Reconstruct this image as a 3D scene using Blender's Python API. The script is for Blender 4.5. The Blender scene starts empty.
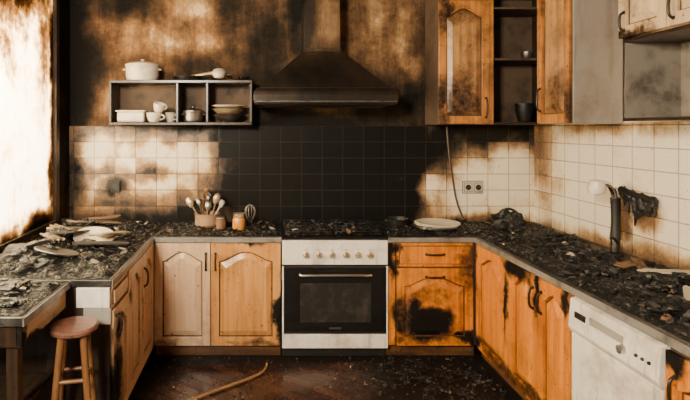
import bpy, bmesh, math, random
from mathutils import Vector, Matrix, Euler, noise as mn
random.seed(7)
F=506.0; CZ=1.7; YB=4.31; YF=3.73; XL=-1.62; XR=2.342; CT=0.90
def PX(px,d): return (px-260)/F*d
def PZ(py,d): return CZ-(py-128)/F*d

# ---------------------------------------------------------------- materials
class Mt:
    def __init__(s,name,rough=.6,metal=0.0):
        s.m=bpy.data.materials.new(name); s.m.use_nodes=True
        s.nt=s.m.node_tree; s.N=s.nt.nodes; s.b=s.N['Principled BSDF']
        s.b.inputs['Roughness'].default_value=rough; s.b.inputs['Metallic'].default_value=metal
        s.pos=s.N.new('ShaderNodeNewGeometry').outputs['Position']
    def L(s,v,sock):
        if isinstance(v,(int,float)): sock.default_value=v
        elif isinstance(v,(tuple,list)):
            sock.default_value=tuple(v)+((1,) if len(v)==3 and sock.type=='RGBA' else ())
        else: s.nt.links.new(v,sock)
    def math(s,op,a,b=0.0,clamp=False):
        n=s.N.new('ShaderNodeMath'); n.operation=op; n.use_clamp=clamp
        s.L(a,n.inputs[0]); s.L(b,n.inputs[1]); return n.outputs[0]
    def vm(s,op,a,b=(0,0,0)):
        n=s.N.new('ShaderNodeVectorMath'); n.operation=op
        s.L(a,n.inputs[0]); s.L(b,n.inputs[1])
        return n.outputs['Value'] if op=='LENGTH' else n.outputs[0]
    def noise(s,scale,detail=5,rough=.6,vec=None,stretch=None,dist=0.,col=False):
        v=vec or s.pos
        if stretch: v=s.vm('MULTIPLY',v,stretch)
        n=s.N.new('ShaderNodeTexNoise'); s.nt.links.new(v,n.inputs['Vector'])
        n.inputs['Scale'].default_value=scale; n.inputs['Detail'].default_value=detail
        n.inputs['Roughness'].default_value=rough; n.inputs['Distortion'].default_value=dist
        return n.outputs['Color' if col else 'Fac']
    def mr(s,v,a,b,c=0.,d=1.,smooth=True):
        n=s.N.new('ShaderNodeMapRange'); n.interpolation_type='SMOOTHSTEP' if smooth else 'LINEAR'
        s.L(v,n.inputs[0])
        for i,x in enumerate((a,b,c,d)): n.inputs[i+1].default_value=x
        return n.outputs[0]
    def mix(s,f,a,b,mode='MIX'):
        n=s.N.new('ShaderNodeMix'); n.data_type='RGBA'; n.blend_type=mode
        s.L(f,n.inputs[0]); s.L(a,n.inputs[6]); s.L(b,n.inputs[7]); return n.outputs[2]
    def ramp(s,f,stops):
        n=s.N.new('ShaderNodeValToRGB'); s.L(f,n.inputs[0]); e=n.color_ramp.elements
        while len(e)<len(stops): e.new(.5)
        for el,(p,c) in zip(e,stops): el.position=p; el.color=tuple(c)+(1,)
        return n.outputs[0]
    def warp(s,amp=.25,scale=3.):
        c=s.noise(scale,4,.6,col=True)
        c=s.vm('SUBTRACT',c,(.5,.5,.5)); c=s.vm('MULTIPLY',c,(amp,amp,amp))
        return s.vm('ADD',s.pos,c)
    def blobs(s,lst,wp,inner=.35):
        out=None
        for c,r,st in lst:
            v=s.vm('SUBTRACT',wp,c); v=s.vm('MULTIPLY',v,tuple(1/x for x in r)); l=s.vm('LENGTH',v)
            m=s.mr(l,inner,1.25,st,0.)
            out=m if out is None else s.math('MAXIMUM',out,m)
        return out
    def bump(s,h,strength=.3,dist=.01):
        n=s.N.new('ShaderNodeBump'); n.inputs['Strength'].default_value=strength
        n.inputs['Distance'].default_value=dist; s.nt.links.new(h,n.inputs['Height'])
        s.nt.links.new(n.outputs[0],s.b.inputs['Normal'])
    def col(s,c): s.L(c,s.b.inputs['Base Color'])
    def rough(s,c): s.L(c,s.b.inputs['Roughness'])
    def spec(s,c): s.L(c,s.b.inputs['Specular IOR Level'])

SOOT=(.005,.0042,.0038)
def plain(name,c,rough=.5,metal=0.,dirt=.35,dirtcol=(.03,.022,.016),dscale=9.,streak=0,spec=None):
    m=Mt(name,rough,metal); n=m.noise(dscale,6,.65)
    f=m.mr(n,.45,.72,0,dirt); col=m.mix(f,c,dirtcol)
    if streak:
        s=m.noise(1.,5,.6,stretch=(22,22,2.2)); col=m.mix(m.mr(s,.55,.75,0,streak),col,dirtcol)
    if spec is not None: m.spec(spec)
    m.col(col); m.bump(m.noise(60,3),.12,.003)
    return m.m

def wood(name,c1,c2,blobs=None,dirt=.35,thr=(.48,.70),grain=(30,30,1.6),rough=.28,edge=(.09,.035,.012)):
    m=Mt(name,rough)
    g=m.noise(1.0,6,.6,stretch=grain,dist=.6)
    base=m.mix(m.mr(g,.33,.67),c1,c2)
    d=m.noise(5.,7,.68)
    base=m.mix(m.mr(d,thr[0],thr[1],0,dirt),base,edge)
    dr=m.noise(1.,6,.65,stretch=(14,14,2.0)); base=m.mix(m.mr(dr,.56,.74,0,dirt),base,edge)
    sp=m.noise(38.,3,.5)
    base=m.mix(m.mr(sp,.66,.70,0,.7),base,SOOT)
    if blobs:
        wp=m.warp(.22,7.)
        b=m.blobs(blobs,wp,.25)
        n2=m.noise(20.,8,.75)
        b2=m.math('ADD',b,m.math('MULTIPLY',m.math('SUBTRACT',n2,.5),.9))
        base=m.mix(m.mr(b2,.10,.55,0,.85),base,edge)
        base=m.mix(m.mr(b2,.36,.78),base,SOOT)
        m.rough(m.mr(b2,.4,.7,rough,.75)); m.spec(m.mr(b2,.4,.8,.5,.15))
    m.col(base); m.bump(g,.15,.003); return m.m

def tiles(name,axis,blobs,clean,cream=(.80,.70,.53),glob=0.0,na=.7,tv=.34):
    m=Mt(name,.16)
    x=m.N.new('ShaderNodeSeparateXYZ'); m.nt.links.new(m.pos,x.inputs[0])
    cmb=m.N.new('ShaderNodeCombineXYZ')
    m.nt.links.new(x.outputs['X' if axis=='x' else 'Y'],cmb.inputs[0])
    m.nt.links.new(m.math('SUBTRACT',x.outputs['Z'],.90),cmb.inputs[1])
    br=m.N.new('ShaderNodeTexBrick'); m.nt.links.new(cmb.outputs[0],br.inputs['Vector'])
    br.offset=0; br.inputs['Scale'].default_value=1; br.inputs['Brick Width'].default_value=.176
    br.inputs['Row Height'].default_value=.1365; br.inputs['Mortar Size'].default_value=.004
    br.inputs['Mortar Smooth'].default_value=.2
    br.inputs['Color1'].default_value=(0,0,0,1); br.inputs['Color2'].default_value=(1,1,1,1); br.inputs['Mortar'].default_value=(.5,.5,.5,1)
    mort=br.outputs['Fac']; rnd=br.outputs['Color']
    wp=m.warp(.22,3.2)
    b=m.blobs(blobs,wp,.10)
    if clean:
        c=m.blobs(clean,wp,.10); b=m.math('SUBTRACT',b,c)
    n=m.noise(3.6,8,.66); nf=m.noise(24.,6,.7); st=m.noise(1.,6,.65,stretch=(9,9,1.4))
    b=m.math('ADD',b,m.math('MULTIPLY',m.math('SUBTRACT',n,.5),na))
    b=m.math('ADD',b,m.math('MULTIPLY',m.math('SUBTRACT',nf,.5),.28))
    b=m.math('ADD',b,m.math('MULTIPLY',m.math('SUBTRACT',st,.5),.45))
    b=m.math('ADD',b,m.math('MULTIPLY',m.math('SUBTRACT',rnd,.5),tv))
    b=m.math('ADD',b,glob)
    col=m.ramp(b,[(.0,cream),(.17,tuple(k*q for k,q in zip(cream,(.82,.74,.61)))),(.34,(.40,.25,.125)),(.50,(.19,.107,.052)),(.70,(.05,.033,.021)),(.93,(.005,.0047,.0044))])
    gcol=m.ramp(b,[(.0,(.46,.37,.26)),(.3,(.17,.105,.055)),(.6,(.035,.025,.019)),(.9,(.017,.015,.013))])
    col=m.mix(m.mr(m.noise(55,2),.68,.71,0,.7),col,SOOT)
    m.col(m.mix(mort,col,gcol)); m.rough(m.mr(b,.2,.9,.14,.45)); m.spec(m.mr(b,.4,.95,.5,.12))
    m.bump(m.math('SUBTRACT',1.,mort),.5,.004); return m.m

def plaster(name,blobs,light,base=0.0,lc=(.64,.47,.28)):
    m=Mt(name,.85); m.spec(.15)
    wp=m.warp(.5,2.2)
    n1=m.noise(2.4,8,.66,dist=.4); n2=m.noise(8.,9,.75); st=m.noise(1.2,7,.7,stretch=(7,7,.8))
    v=m.math('ADD',m.math('MULTIPLY',n1,.5),m.math('MULTIPLY',n2,.45)); v=m.math('ADD',v,m.math('MULTIPLY',st,.40))
    v=m.mr(v,.50,.85,-.15,.55,False)
    v=m.math('ADD',v,base)
    v=m.math('ADD',v,m.blobs(blobs,wp,.05))
    if light: v=m.math('SUBTRACT',v,m.blobs(light,wp,.05))
    col=m.ramp(v,[(.0,lc),(.10,(.39,.235,.105)),(.28,(.21,.115,.050)),(.48,(.095,.052,.026)),(.76,(.026,.018,.012)),(1.,(.007,.0062,.0054))])
    m.col(col); m.bump(n2,.5,.016); return m.m

# ---------------------------------------------------------------- geometry helpers
def link(o,parent=None):
    bpy.context.collection.objects.link(o)
    if parent: o.parent=parent
    return o
def grp(name):
    e=bpy.data.objects.new(name,None); e.empty_display_size=.1; return link(e)
def mk(name,verts,faces,mat,parent=None,bevel=0,smooth=False,midx=None):
    me=bpy.data.meshes.new(name); me.from_pydata([tuple(v) for v in verts],[],faces)
    for mm in (mat if isinstance(mat,list) else [mat]): me.materials.append(mm)
    bm=bmesh.new(); bm.from_mesh(me); bmesh.ops.recalc_face_normals(bm,faces=bm.faces); bm.to_mesh(me); bm.free()
    if midx:
        for p,i in zip(me.polygons,midx): p.material_index=i
    if smooth:
        for p in me.polygons: p.use_smooth=True
    o=link(bpy.data.objects.new(name,me),parent)
    if bevel:
        b=o.modifiers.new('bev','BEVEL'); b.width=bevel; b.segments=2; b.limit_method='ANGLE'
    return o
BF=[(0,1,3,2),(4,6,7,5),(0,4,5,1),(2,3,7,6),(0,2,6,4),(1,5,7,3)]
def bv(x0,x1,y0,y1,z0,z1): return [(x,y,z) for x in (x0,x1) for y in (y0,y1) for z in (z0,z1)]
def box(name,x0,x1,y0,y1,z0,z1,mat,parent=None,bevel=.003):
    return mk(name,bv(x0,x1,y0,y1,z0,z1),BF,mat,parent,bevel)
def splinter(name,c,L,W,T,rot,mat,parent,seed):
    """broken board with jagged ends"""
    r=random.Random(seed); M=Matrix.Translation(c)@Euler(rot).to_matrix().to_4x4(); k=6
    top=[(L/2+r.uniform(-.30,.06)*L*.5,-W/2+W*i/(k-1)) for i in range(k)]; bot=[(-L/2+r.uniform(-.06,.30)*L*.5,W/2-W*i/(k-1)) for i in range(k)]
    P=top+bot; n=len(P)
    return mk(name,[M@Vector((x,y,-T/2)) for x,y in P]+[M@Vector((x,y,T/2)) for x,y in P],[tuple(range(n)),tuple(range(n,2*n))]+[(i,(i+1)%n,n+(i+1)%n,n+i) for i in range(n)],mat,parent,.001)
def lathe(name,prof,c,mat,parent=None,seg=32,rot=None,scale=(1,1)):
    V=[];Fc=[]
    M=Euler(rot).to_matrix() if rot else Matrix.Identity(3)
    for r,z in prof:
        for i in range(seg):
            a=2*math.pi*i/seg; V.append(Vector(c)+M@Vector((r*math.cos(a)*scale[0],r*math.sin(a)*scale[1],z)))
    for j in range(len(prof)-1):
        for i in range(seg): Fc.append((j*seg+i,j*seg+(i+1)%seg,(j+1)*seg+(i+1)%seg,(j+1)*seg+i))
    if prof[0][0]>1e-4: Fc.append(tuple(range(seg)))
    if prof[-1][0]>1e-4 : Fc.append(tuple(range((len(prof)-1)*seg,len(prof)*seg)))
    o=mk(name,V,Fc,mat,parent,0,True)
    e=o.modifiers.new('es','EDGE_SPLIT'); e.split_angle=math.radians(40)
    return o
def tube(name,pts,r,mat,parent=None,radii=None,smooth=True,cyc=False):
    cu=bpy.data.curves.new(name,'CURVE'); cu.dimensions='3D'; cu.bevel_depth=r; cu.bevel_resolution=4; cu.use_fill_caps=True
    sp=cu.splines.new('NURBS' if smooth and len(pts)>2 else 'POLY'); sp.points.add(len(pts)-1)
    for i,p in enumerate(pts):
        sp.points[i].co=tuple(p)+(1,); sp.points[i].radius=radii[i] if radii else 1
    if sp.type=='NURBS': sp.order_u=3; sp.use_endpoint_u=not cyc; sp.resolution_u=8
    sp.use_cyclic_u=cyc
    cu.materials.append(mat); return link(bpy.data.objects.new(name,cu),parent)
class Face:
    """maps (u,v,n) on a vertical face to the world"""
    def __init__(s,kind,pos): s.k=kind; s.p=pos
    def __call__(s,u,v,n):
        if s.k=='back': return (u,s.p-n,v)
        if s.k=='right': return (s.p-n,u,v)
        return (s.p+n,u,v)
def door(face,u0,u1,v0,v1,mat,parent,arch=True,name='door',handle=None,hmat=None,panelmat=None):
    V=[];Fc=[];MI=[]
    def add(vs,fs,mi=0):
        b=len(V); V.extend(vs)
        for f in fs: Fc.append(tuple(i+b for i in f)); MI.append(mi)
    def fb(a0,a1,b0,b1,n0,n1,mi=0): add([face(u,v,n) for u in (a0,a1) for v in (b0,b1) for n in (n0,n1)],BF,mi)
    def prism(poly,n0,n1): 
        k=len(poly); add([face(u,v,n0) for u,v in poly]+[face(u,v,n1) for u,v in poly],
          [tuple(range(k)),tuple(range(k,2*k))]+[(i,(i+1)%k,k+(i+1)%k,k+i) for i in range(k)])
    w=u1-u0;h=v1-v0
    if h<.22:
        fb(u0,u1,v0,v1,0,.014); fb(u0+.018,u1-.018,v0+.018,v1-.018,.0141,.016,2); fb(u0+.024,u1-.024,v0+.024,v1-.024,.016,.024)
    else:
        s=min(.058,w*.17); r=.062; a=min(.07,w*.19) if arch else 0; g=.009
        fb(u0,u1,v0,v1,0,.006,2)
        fb(u0,u0+s,v0,v1,.006,.024); fb(u1-s,u1,v0,v1,.006,.024); fb(u0+s,u1-s,v0,v0+r,.006,.024)
        def curve(k,off,ins):
            out=[]
            for i in range(k+1):
                t=-1+2*i/k; bmp=(.5+.5*math.cos(math.pi*t))**.8
                out.append((u0+s+ins+(w-2*s-2*ins)*(i/k), v1-r-a+a*bmp-off))
            return out
        cv=curve(20,0,0)
        prism([(u0+s,v1)]+cv+[(u1-s,v1)],.006,.024)
        def pan(off,ins): return [(u0+s+ins,v0+r+off)]+curve(20,off,ins)+[(u1-s-ins,v0+r+off)]
        P0=pan(g,g); P1=pan(g+.004,g+.004); P2=pan(g+.038,g+.038); k=len(P0)
        add([face(u,v,.006) for u,v in P0]+[face(u,v,.009) for u,v in P1]+[face(u,v,.023) for u,v in P2],
            [(i,(i+1)%k,k+(i+1)%k,k+i) for i in range(k)]+[(k+i,k+(i+1)%k,2*k+(i+1)%k,2*k+i) for i in range(k)]+[tuple(range(2*k,3*k))],1)
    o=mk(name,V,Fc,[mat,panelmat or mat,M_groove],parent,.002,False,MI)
    if handle:
        hu,hv,vert,ln=handle
        if vert: P=[(hu,hv-ln/2,.02),(hu,hv-ln/2,.045),(hu,hv,.052),(hu,hv+ln/2,.045),(hu,hv+ln/2,.02)]
        else: P=[(hu-ln/2,hv,.02),(hu-ln/2,hv,.045),(hu,hv,.052),(hu+ln/2,hv,.045),(hu+ln/2,hv,.02)]
        tube('handle',[face(*p) for p in P],.0065,hmat,parent)
        for e in (-1,1):
            q=(hu,hv+e*ln/2) if vert else (hu+e*ln/2,hv)
            k=[face(q[0]+.010*math.cos(t*math.pi/6),q[1]+.010*math.sin(t*math.pi/6),n) for n in (.0241,.029) for t in range(12)]
            mk('handle_mount',k,[tuple(range(12)),tuple(range(12,24))]+[(i,(i+1)%12,12+(i+1)%12,12+i) for i in range(12)],hmat,parent)
    return o

# ---------------------------------------------------------------- materials instances
M_groove=wood('sooty_shaded_groove',(.13,.065,.025),(.06,.03,.012),dirt=.6,edge=(.012,.008,.006))  # dark colour paints shade into door grooves to deepen the relief, alongside soot
M_metal=plain('sooty_steel',(.30,.28,.25),.35,.9,.7)
M_dmetal=plain('blackened_metal',(.05,.045,.04),.4,.8,.5)
M_chrome=plain('chrome',(.75,.74,.72),.15,1.,.25)
M_char=plain('charcoal',(.010,.0092,.0085),.5,0,.3,(.04,.036,.032))
M_ash=plain('grey_ash',(.070,.065,.059),.9,0,.7,(.015,.014,.013),20)
M_chip=plain('plaster_chips',(.46,.38,.29),.8,0,.5)
M_wchip=plain('splintered_wood',(.15,.078,.037),.7,0,.7)
M_white=plain('white_enamel',(.79,.75,.66),.2,0,.5,(.22,.15,.09),6,streak=.5)
M_black=plain('black_glass',(.008,.008,.008),.07,0,.15,(.06,.05,.04),14)
M_blackm=plain('black_iron',(.012,.012,.012),.5,.3,.3)
M_ceram=plain('cream_ceramic',(.70,.63,.52),.25,0,.5,(.12,.07,.04),7)
M_carc=plain('carcass_dark',(.035,.024,.016),.7,0,.5)
M_orange=wood('oak_orange',(.72,.255,.018),(.50,.145,.009),
  [((PX(425,YF),YF,.25),(.25,.2,.17),.95),((PX(412,YF),YF,.36),(.10,.2,.20),.8),((PX(440,YF),YF,.30),(.13,.2,.12),.9),((PX(400,YF),YF,.30),(.08,.2,.24),.7),((PX(466,YF),YF,.16),(.16,.2,.06),.8),((PX(392,YF),YF,.75),(.05,.2,.25),.8),
   ((PX(430,YF),YF,.48),(.25,.2,.12),.35),
   ((1.58,3.12,.86),(.2,.22,.10),1.),((1.58,3.25,.60),(.2,.06,.30),.75),((1.58,2.9,.78),(.2,.05,.2),.9),((1.58,2.6,.8),(.2,.06,.14),.8),((1.58,3.7,.7),(.2,.05,.3),.6),
   ((1.58,1.95,.8),(.3,.12,.08),.9),((1.58,3.1,.15),(.2,.8,.07),.6)],dirt=.45)
M_tan=wood('oak_tan',(.60,.30,.088),(.45,.20,.050),
  [((PX(281,YF),YF,.3),(.06,.2,.28),.9),((PX(245,YF),YF,.88),(.3,.2,.04),.7),((PX(260,YF),YF,.12),(.3,.2,.05),.5)],dirt=.5,edge=(.16,.075,.028))
M_beige=wood('oak_bleached',(.62,.425,.265),(.52,.335,.195),
  [((-.8,2.75,.25),(.2,.16,.40),.9),((-.8,3.05,.72),(.2,.05,.14),.6),((-.8,2.8,.6),(.2,.1,.10),.8),((PX(160,YF),YF,.12),(.2,.2,.06),.5),((-.8,3.35,.5),(.2,.04,.3),.5)],dirt=.5,edge=(.22,.12,.06))
M_uwood=wood('upper_oak_scorched',(.58,.25,.055),(.38,.14,.028),
  [((PX(445,3.96),3.96,2.62),(.1,.3,.25),.6),((PX(440,3.96),3.96,1.9),(.08,.3,.3),.6),((2.0,3.4,2.6),(.2,.25,.2),.55),((2.0,3.25,1.85),(.2,.08,.25),.6)],dirt=.7,thr=(.42,.64),edge=(.10,.042,.016))
M_upanel=wood('upper_panel_scorched',(.52,.29,.11),(.34,.165,.055),
  [((PX(462,3.96),3.96,1.90),(.26,.3,.34),.60),((PX(462,3.96),3.96,2.6),(.2,.3,.12),.4),((2.0,3.4,1.95),(.2,.2,.2),.5)],dirt=.7,thr=(.43,.66),edge=(.12,.055,.022))
M_cream=wood('cream_cabinet',(.64,.49,.31),(.54,.40,.235),[((2.0,2.8,2.2),(.2,.3,.05),.7)],dirt=.5)
M_greyp=plain('grey_laminate',(.30,.275,.24),.35,0,.55,(.11,.072,.040),2.5,streak=.45)
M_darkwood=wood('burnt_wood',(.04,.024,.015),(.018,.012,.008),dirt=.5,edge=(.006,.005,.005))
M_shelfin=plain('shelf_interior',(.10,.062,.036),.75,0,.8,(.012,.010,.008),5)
M_plinth=wood('plinth_wood',(.15,.07,.028),(.08,.035,.016),dirt=.8,grain=(1.6,20,20),edge=(.01,.008,.006))

def counter_mat():
    m=Mt('scorched_countertop',.32)
    n=m.noise(9,8,.7); n2=m.noise(70,3,.6)
    c=m.ramp(n,[(.35,(.008,.0077,.0074)),(.55,(.028,.026,.025)),(.72,(.10,.094,.087))])
    c=m.mix(m.mr(n2,.62,.68,0,.5),c,(.20,.185,.165)); m.col(c); m.bump(n,.3,.006); return m.m
M_ctop=counter_mat()
M_cedge=plain('countertop_edge',(.21,.195,.175),.35,0,.85,(.025,.023,.021),8)
def ash_mat(name,light):
    m=Mt(name,.85)
    n=m.noise(16,8,.75); n2=m.noise(5,5,.6); vo=m.N.new('ShaderNodeTexVoronoi'); vo.inputs['Scale'].default_value=70
    m.nt.links.new(m.pos,vo.inputs['Vector'])
    v=m.math('ADD',m.math('MULTIPLY',n,.65),m.math('MULTIPLY',n2,.35))
    k=1.0+light
    c=m.ramp(v,[(.42,(.004,.004,.004)),(.56,(.012*k,.0115*k,.011*k)),(.66,(.042*k,.039*k,.035*k)),(.82,(.17*k,.155*k,.135*k))])
    vs=m.N.new('ShaderNodeSeparateColor'); m.nt.links.new(vo.outputs['Color'],vs.inputs[0])
    c=m.mix(m.mr(vs.outputs[0],.95,.97,0,.45),c,(.30,.27,.22))
    m.col(c); m.bump(n,.9,.02); m.rough(m.mr(vs.outputs[1],.3,.8,.25,.9)); m.spec(.35); return m.m
M_ashd=ash_mat('ash_layer',-.1); M_ashl=ash_mat('ash_layer_pale',.05)

# ---------------------------------------------------------------- room shell
Y0=-1.3; H=3.0
P_back=plaster('plaster_smoked_back',
 [((-1.60,YB,2.2),(.26,1,1.3),.75),((.0,YB,2.35),(.45,1,.7),.42),((.05,YB,1.95),(.5,1,.35),.50),((.32,YB,2.75),(.14,1,.6),.7),((1.0,YB,1.85),(.95,1,.45),.55),
  ((1.45,YB,2.3),(.22,1,.8),.4),((-.65,YB,1.75),(1.,1,.24),.6),((.5,YB,1.75),(.8,1,.2),.9),((1.9,YB,2.2),(.6,1,1.),.7),((-1.15,YB,2.78),(.35,1,.24),.45),((-.15,YB,2.68),(.25,1,.25),.40),((-.6,YB,2.2),(.8,1,.2),.25)],
 [((-.80,YB,2.45),(.55,1,.22),.28),((.95,YB,2.6),(.25,1,.30),.26),((1.34,YB,2.22),(.12,1,.14),.36),((-.55,YB,2.7),(.30,1,.14),.30),((1.2,YB,2.45),(.3,1,.4),.15)],.18)
gwb=grp('wall_back')
box('plaster',XL-.1,XR+.1,YB,YB+.1,0,H,P_back,gwb,bevel=0)
P_left=plaster('plaster_smoked_left',[((XL,4.2,2.0),(1,.5,1.6),.7)],None,.15)
P_right=plaster('plaster_smoked_right',[((XR,3.9,2.2),(1,.8,.8),.5)],[((XR,2.6,1.9),(1,1.2,.6),.4)],0.,(.74,.64,.48))
gwr=grp('wall_right')
box('plaster',XR,XR+.1,Y0,YB,0,H,P_right,gwr,bevel=0)
WY0,WY1,WZ0,WZ1=1.6,4.06,.93,2.92
gl=grp('wall_left')
box('below_window',XL-.1,XL,Y0,YB,0,WZ0,P_left,gl,0); box('above_window',XL-.1,XL,Y0,YB,WZ1,H,P_left,gl,0)
box('pier_far',XL-.1,XL,WY1,YB,WZ0,WZ1,P_left,gl,0); box('pier_near',XL-.1,XL,Y0,WY0,WZ0,WZ1,P_left,gl,0)
P_ceil=plaster('plaster_ceiling',[((.5,4.0,H),(1.6,1.2,1),.6)],None,.15)
box('ceiling',XL-.1,XR+.1,Y0,YB+.1,H,H+.1,P_ceil,bevel=0)
gw=grp('window_1')
for nm,a in (('jamb_far',(WY1-.06,WY1,WZ0,WZ1)),('jamb_near',(WY0,WY0+.06,WZ0,WZ1)),('head',(WY0+.06,WY1-.06,WZ1-.06,WZ1)),('sill',(WY0+.06,WY1-.06,WZ0,WZ0+.04))):
    box(nm,XL-.05,XL+.012,a[0],a[1],a[2],a[3],M_darkwood,gw)
def pane_mat():
    m=Mt('smoke_stained_glass',.5)
    wp=m.warp(.4,2.6)
    n=m.noise(3.5,9,.72); n2=m.noise(16,8,.75); st=m.noise(1.,7,.7,stretch=(8,8,1.))
    s=m.blobs([((XL,3.35,2.70),(1,.9,.42),.74),((XL,4.02,2.),(1,.14,1.4),.8),((XL,3.6,.95),(1,1.0,.20),.8),((XL,3.25,2.25),(1,.28,.30),.34),((XL,3.85,2.25),(1,.24,.6),.40)],wp,.0)
    v=m.math('ADD',s,m.math('MULTIPLY',m.math('SUBTRACT',n,.5),.85)); v=m.math('ADD',v,m.math('MULTIPLY',m.math('SUBTRACT',n2,.5),.65))
    v=m.math('ADD',v,m.math('MULTIPLY',m.math('SUBTRACT',st,.5),.5)); v=m.math('ADD',v,.02)
    c=m.ramp(v,[(.0,(.86,.82,.72)),(.19,(.64,.53,.38)),(.37,(.26,.172,.088)),(.57,(.07,.042,.022)),(.8,(.010,.008,.006))])
    tl=m.N.new('ShaderNodeBsdfTranslucent'); m.nt.links.new(c,tl.inputs[0])
    tr=m.N.new('ShaderNodeBsdfTransparent'); m.nt.links.new(c,tr.inputs[0])
    df=m.N.new('ShaderNodeBsdfDiffuse'); m.nt.links.new(c,df.inputs[0])
    a=m.N.new('ShaderNodeMixShader'); a.inputs[0].default_value=.14; m.nt.links.new(tl.outputs[0],a.inputs[1]); m.nt.links.new(tr.outputs[0],a.inputs[2])
    b=m.N.new('ShaderNodeMixShader'); b.inputs[0].default_value=.25; m.nt.links.new(a.outputs[0],b.inputs[1]); m.nt.links.new(df.outputs[0],b.inputs[2])
    m.nt.links.new(b.outputs[0],m.N['Material Output'].inputs[0]); return m.m
box('glass_pane',XL-.022,XL-.017,WY0+.06,WY1-.06,WZ0+.04,WZ1-.06,pane_mat(),gw,0)
def floor_mat():
    m=Mt('scorched_parquet',.3)
    mp=m.N.new('ShaderNodeMapping'); m.nt.links.new(m.pos,mp.inputs[0]); mp.inputs['Rotation'].default_value=(0,0,math.radians(38))
    br=m.N.new('ShaderNodeTexBrick'); m.nt.links.new(mp.outputs[0],br.inputs['Vector'])
    br.inputs['Scale'].default_value=1; br.inputs['Brick Width'].default_value=.5; br.inputs['Row Height'].default_value=.09; br.inputs['Mortar Size'].default_value=.005
    br.inputs['Color1'].default_value=(.026,.011,.007,1); br.inputs['Color2'].default_value=(.085,.032,.018,1); br.inputs['Mortar'].default_value=(.002,.002,.002,1)
    n=m.noise(2.2,8,.7); n2=m.noise(40,4,.7); nb=m.noise(110,3,.6)
    wp=m.warp(.3,4)
    b=m.blobs([((1.3,3.4,0),(.85,.8,1),.9),((-.8,3.5,0),(.35,.8,1),.6),((.5,3.8,0),(2,.25,1),.7)],wp,.2)
    v=m.math('ADD',b,m.math('MULTIPLY',m.math('SUBTRACT',n,.5),1.2)); v=m.math('ADD',v,m.math('MULTIPLY',m.math('SUBTRACT',n2,.5),.8))
    c=m.mix(m.mr(v,.08,.50,0,.95),br.outputs['Color'],(.007,.0065,.006))
    c=m.mix(m.mr(n2,.63,.69,0,.25),c,(.08,.065,.055)); c=m.mix(m.mr(nb,.63,.67,0,.4),c,(.10,.085,.075))
    m.col(c); m.rough(m.mr(v,.0,.5,.22,.55)); m.spec(m.mr(v,.1,.6,.5,.2)); m.bump(m.math('ADD',m.math('MULTIPLY',n2,.5),m.math('MULTIPLY',br.outputs['Fac'],-.6)),.4,.005); return m.m
box('floor',XL-.1,XR+.1,Y0,YB+.1,-.1,0,floor_mat(),bevel=0)
# tiles
def b3(px,py,rx,rz,s): return ((PX(px,YB),YB,PZ(py,YB)),(rx/117.4,1,rz/117.4),s)
T_back=tiles('soot_tiles_back','x',
 [b3(315,175,128,150,1.6),b3(330,130,125,65,1.4),b3(250,180,58,75,1.0),b3(400,150,64,60,1.15),b3(395,200,44,50,1.05),b3(475,124,120,36,.80),b3(160,118,125,28,.68),b3(76,170,20,75,.62),
  b3(155,222,125,24,.88),b3(115,186,18,14,.7),b3(450,226,100,16,.7),b3(150,174,100,10,.42),b3(438,140,44,40,.88),b3(160,203,110,18,.48),b3(225,150,20,36,.58)],
 [b3(95,152,22,16,.42),b3(180,160,16,22,.52),b3(203,158,12,22,.48),b3(430,185,14,24,.42),b3(470,185,34,34,.38),b3(515,175,34,50,.40),b3(155,152,14,14,.42),b3(125,152,10,12,.32)],cream=(.82,.73,.57),glob=.22)
box('tiles',XL,XR,YB-.012,YB-.0005,.86,1.717,T_back,gwb,bevel=0)
T_right=tiles('soot_tiles_right','y',
 [((XR,4.25,1.45),(1,.42,.55),.52),((XR,3.5,1.76),(1,1.3,.14),.42),((XR,3.22,1.12),(1,.09,.22),.70),((XR,3.06,1.14),(1,.16,.15),.60),((XR,3.0,.88),(1,1.8,.14),.60)],None,(.86,.78,.64),glob=-.03,na=.55,tv=.16)
box('tiles',XR-.012,XR-.0005,0,YB-.012,.86,1.735,T_right,gwr,bevel=0)

# ---------------------------------------------------------------- countertops
gc=grp('countertop')
SX0,SX1=.158,.94   # stove gap
def slab(nm,x0,x1,y0,y1): box(nm,x0,x1,y0,y1,.862,CT,M_ctop,gc,.003)
slab('slab_back_left',XL+.003,SX0,3.71,YB-.014); slab('slab_back_right',SX1,XR-.014,3.71,YB-.014)
slab('slab_left',XL+.003,-.78,2.66,3.709)
KX0,KX1,KY0,KY1=1.80,2.18,2.95,3.45
slab('slab_right_a',1.576,XR-.014,KY1,3.709); slab('slab_right_b',1.576,XR-.014,.9,KY0)
slab('slab_right_c',1.576,KX0,KY0+.001,KY1-.001); slab('slab_right_d',KX1,XR-.014,KY0+.001,KY1-.001)
box('edge_back_left',-.78,SX0,3.704,3.709,.862,.897,M_cedge,gc,.001); box('edge_back_right',SX1,1.576,3.704,3.709,.862,.897,M_cedge,gc,.001)
box('edge_left',-.779,-.774,2.66,3.70,.862,.897,M_cedge,gc,.001); box('edge_right',1.570,1.575,.9,3.70,.862,.897,M_cedge,gc,.001)
gs=grp('kitchen_sink')
def ring(nm,x0,x1,y0,y1,z,w,h,mat,p):
    box(nm+'_1',x0-w,x1+w,y0-w,y0,z,z+h,mat,p);box(nm+'_2',x0-w,x1+w,y1,y1+w,z,z+h,mat,p);box(nm+'_3',x0-w,x0,y0,y1,z,z+h,mat,p);box(nm+'_4',x1,x1+w,y0,y1,z,z+h,mat,p)
ring('rim',KX0+.012,KX1-.012,KY0+.012,KY1-.012,CT,.03,.006,M_dmetal,gs)
ring('basin_wall',KX0+.02,KX1-.02,KY0+.02,KY1-.02,.74,.006,.16,M_dmetal,gs)
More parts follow.
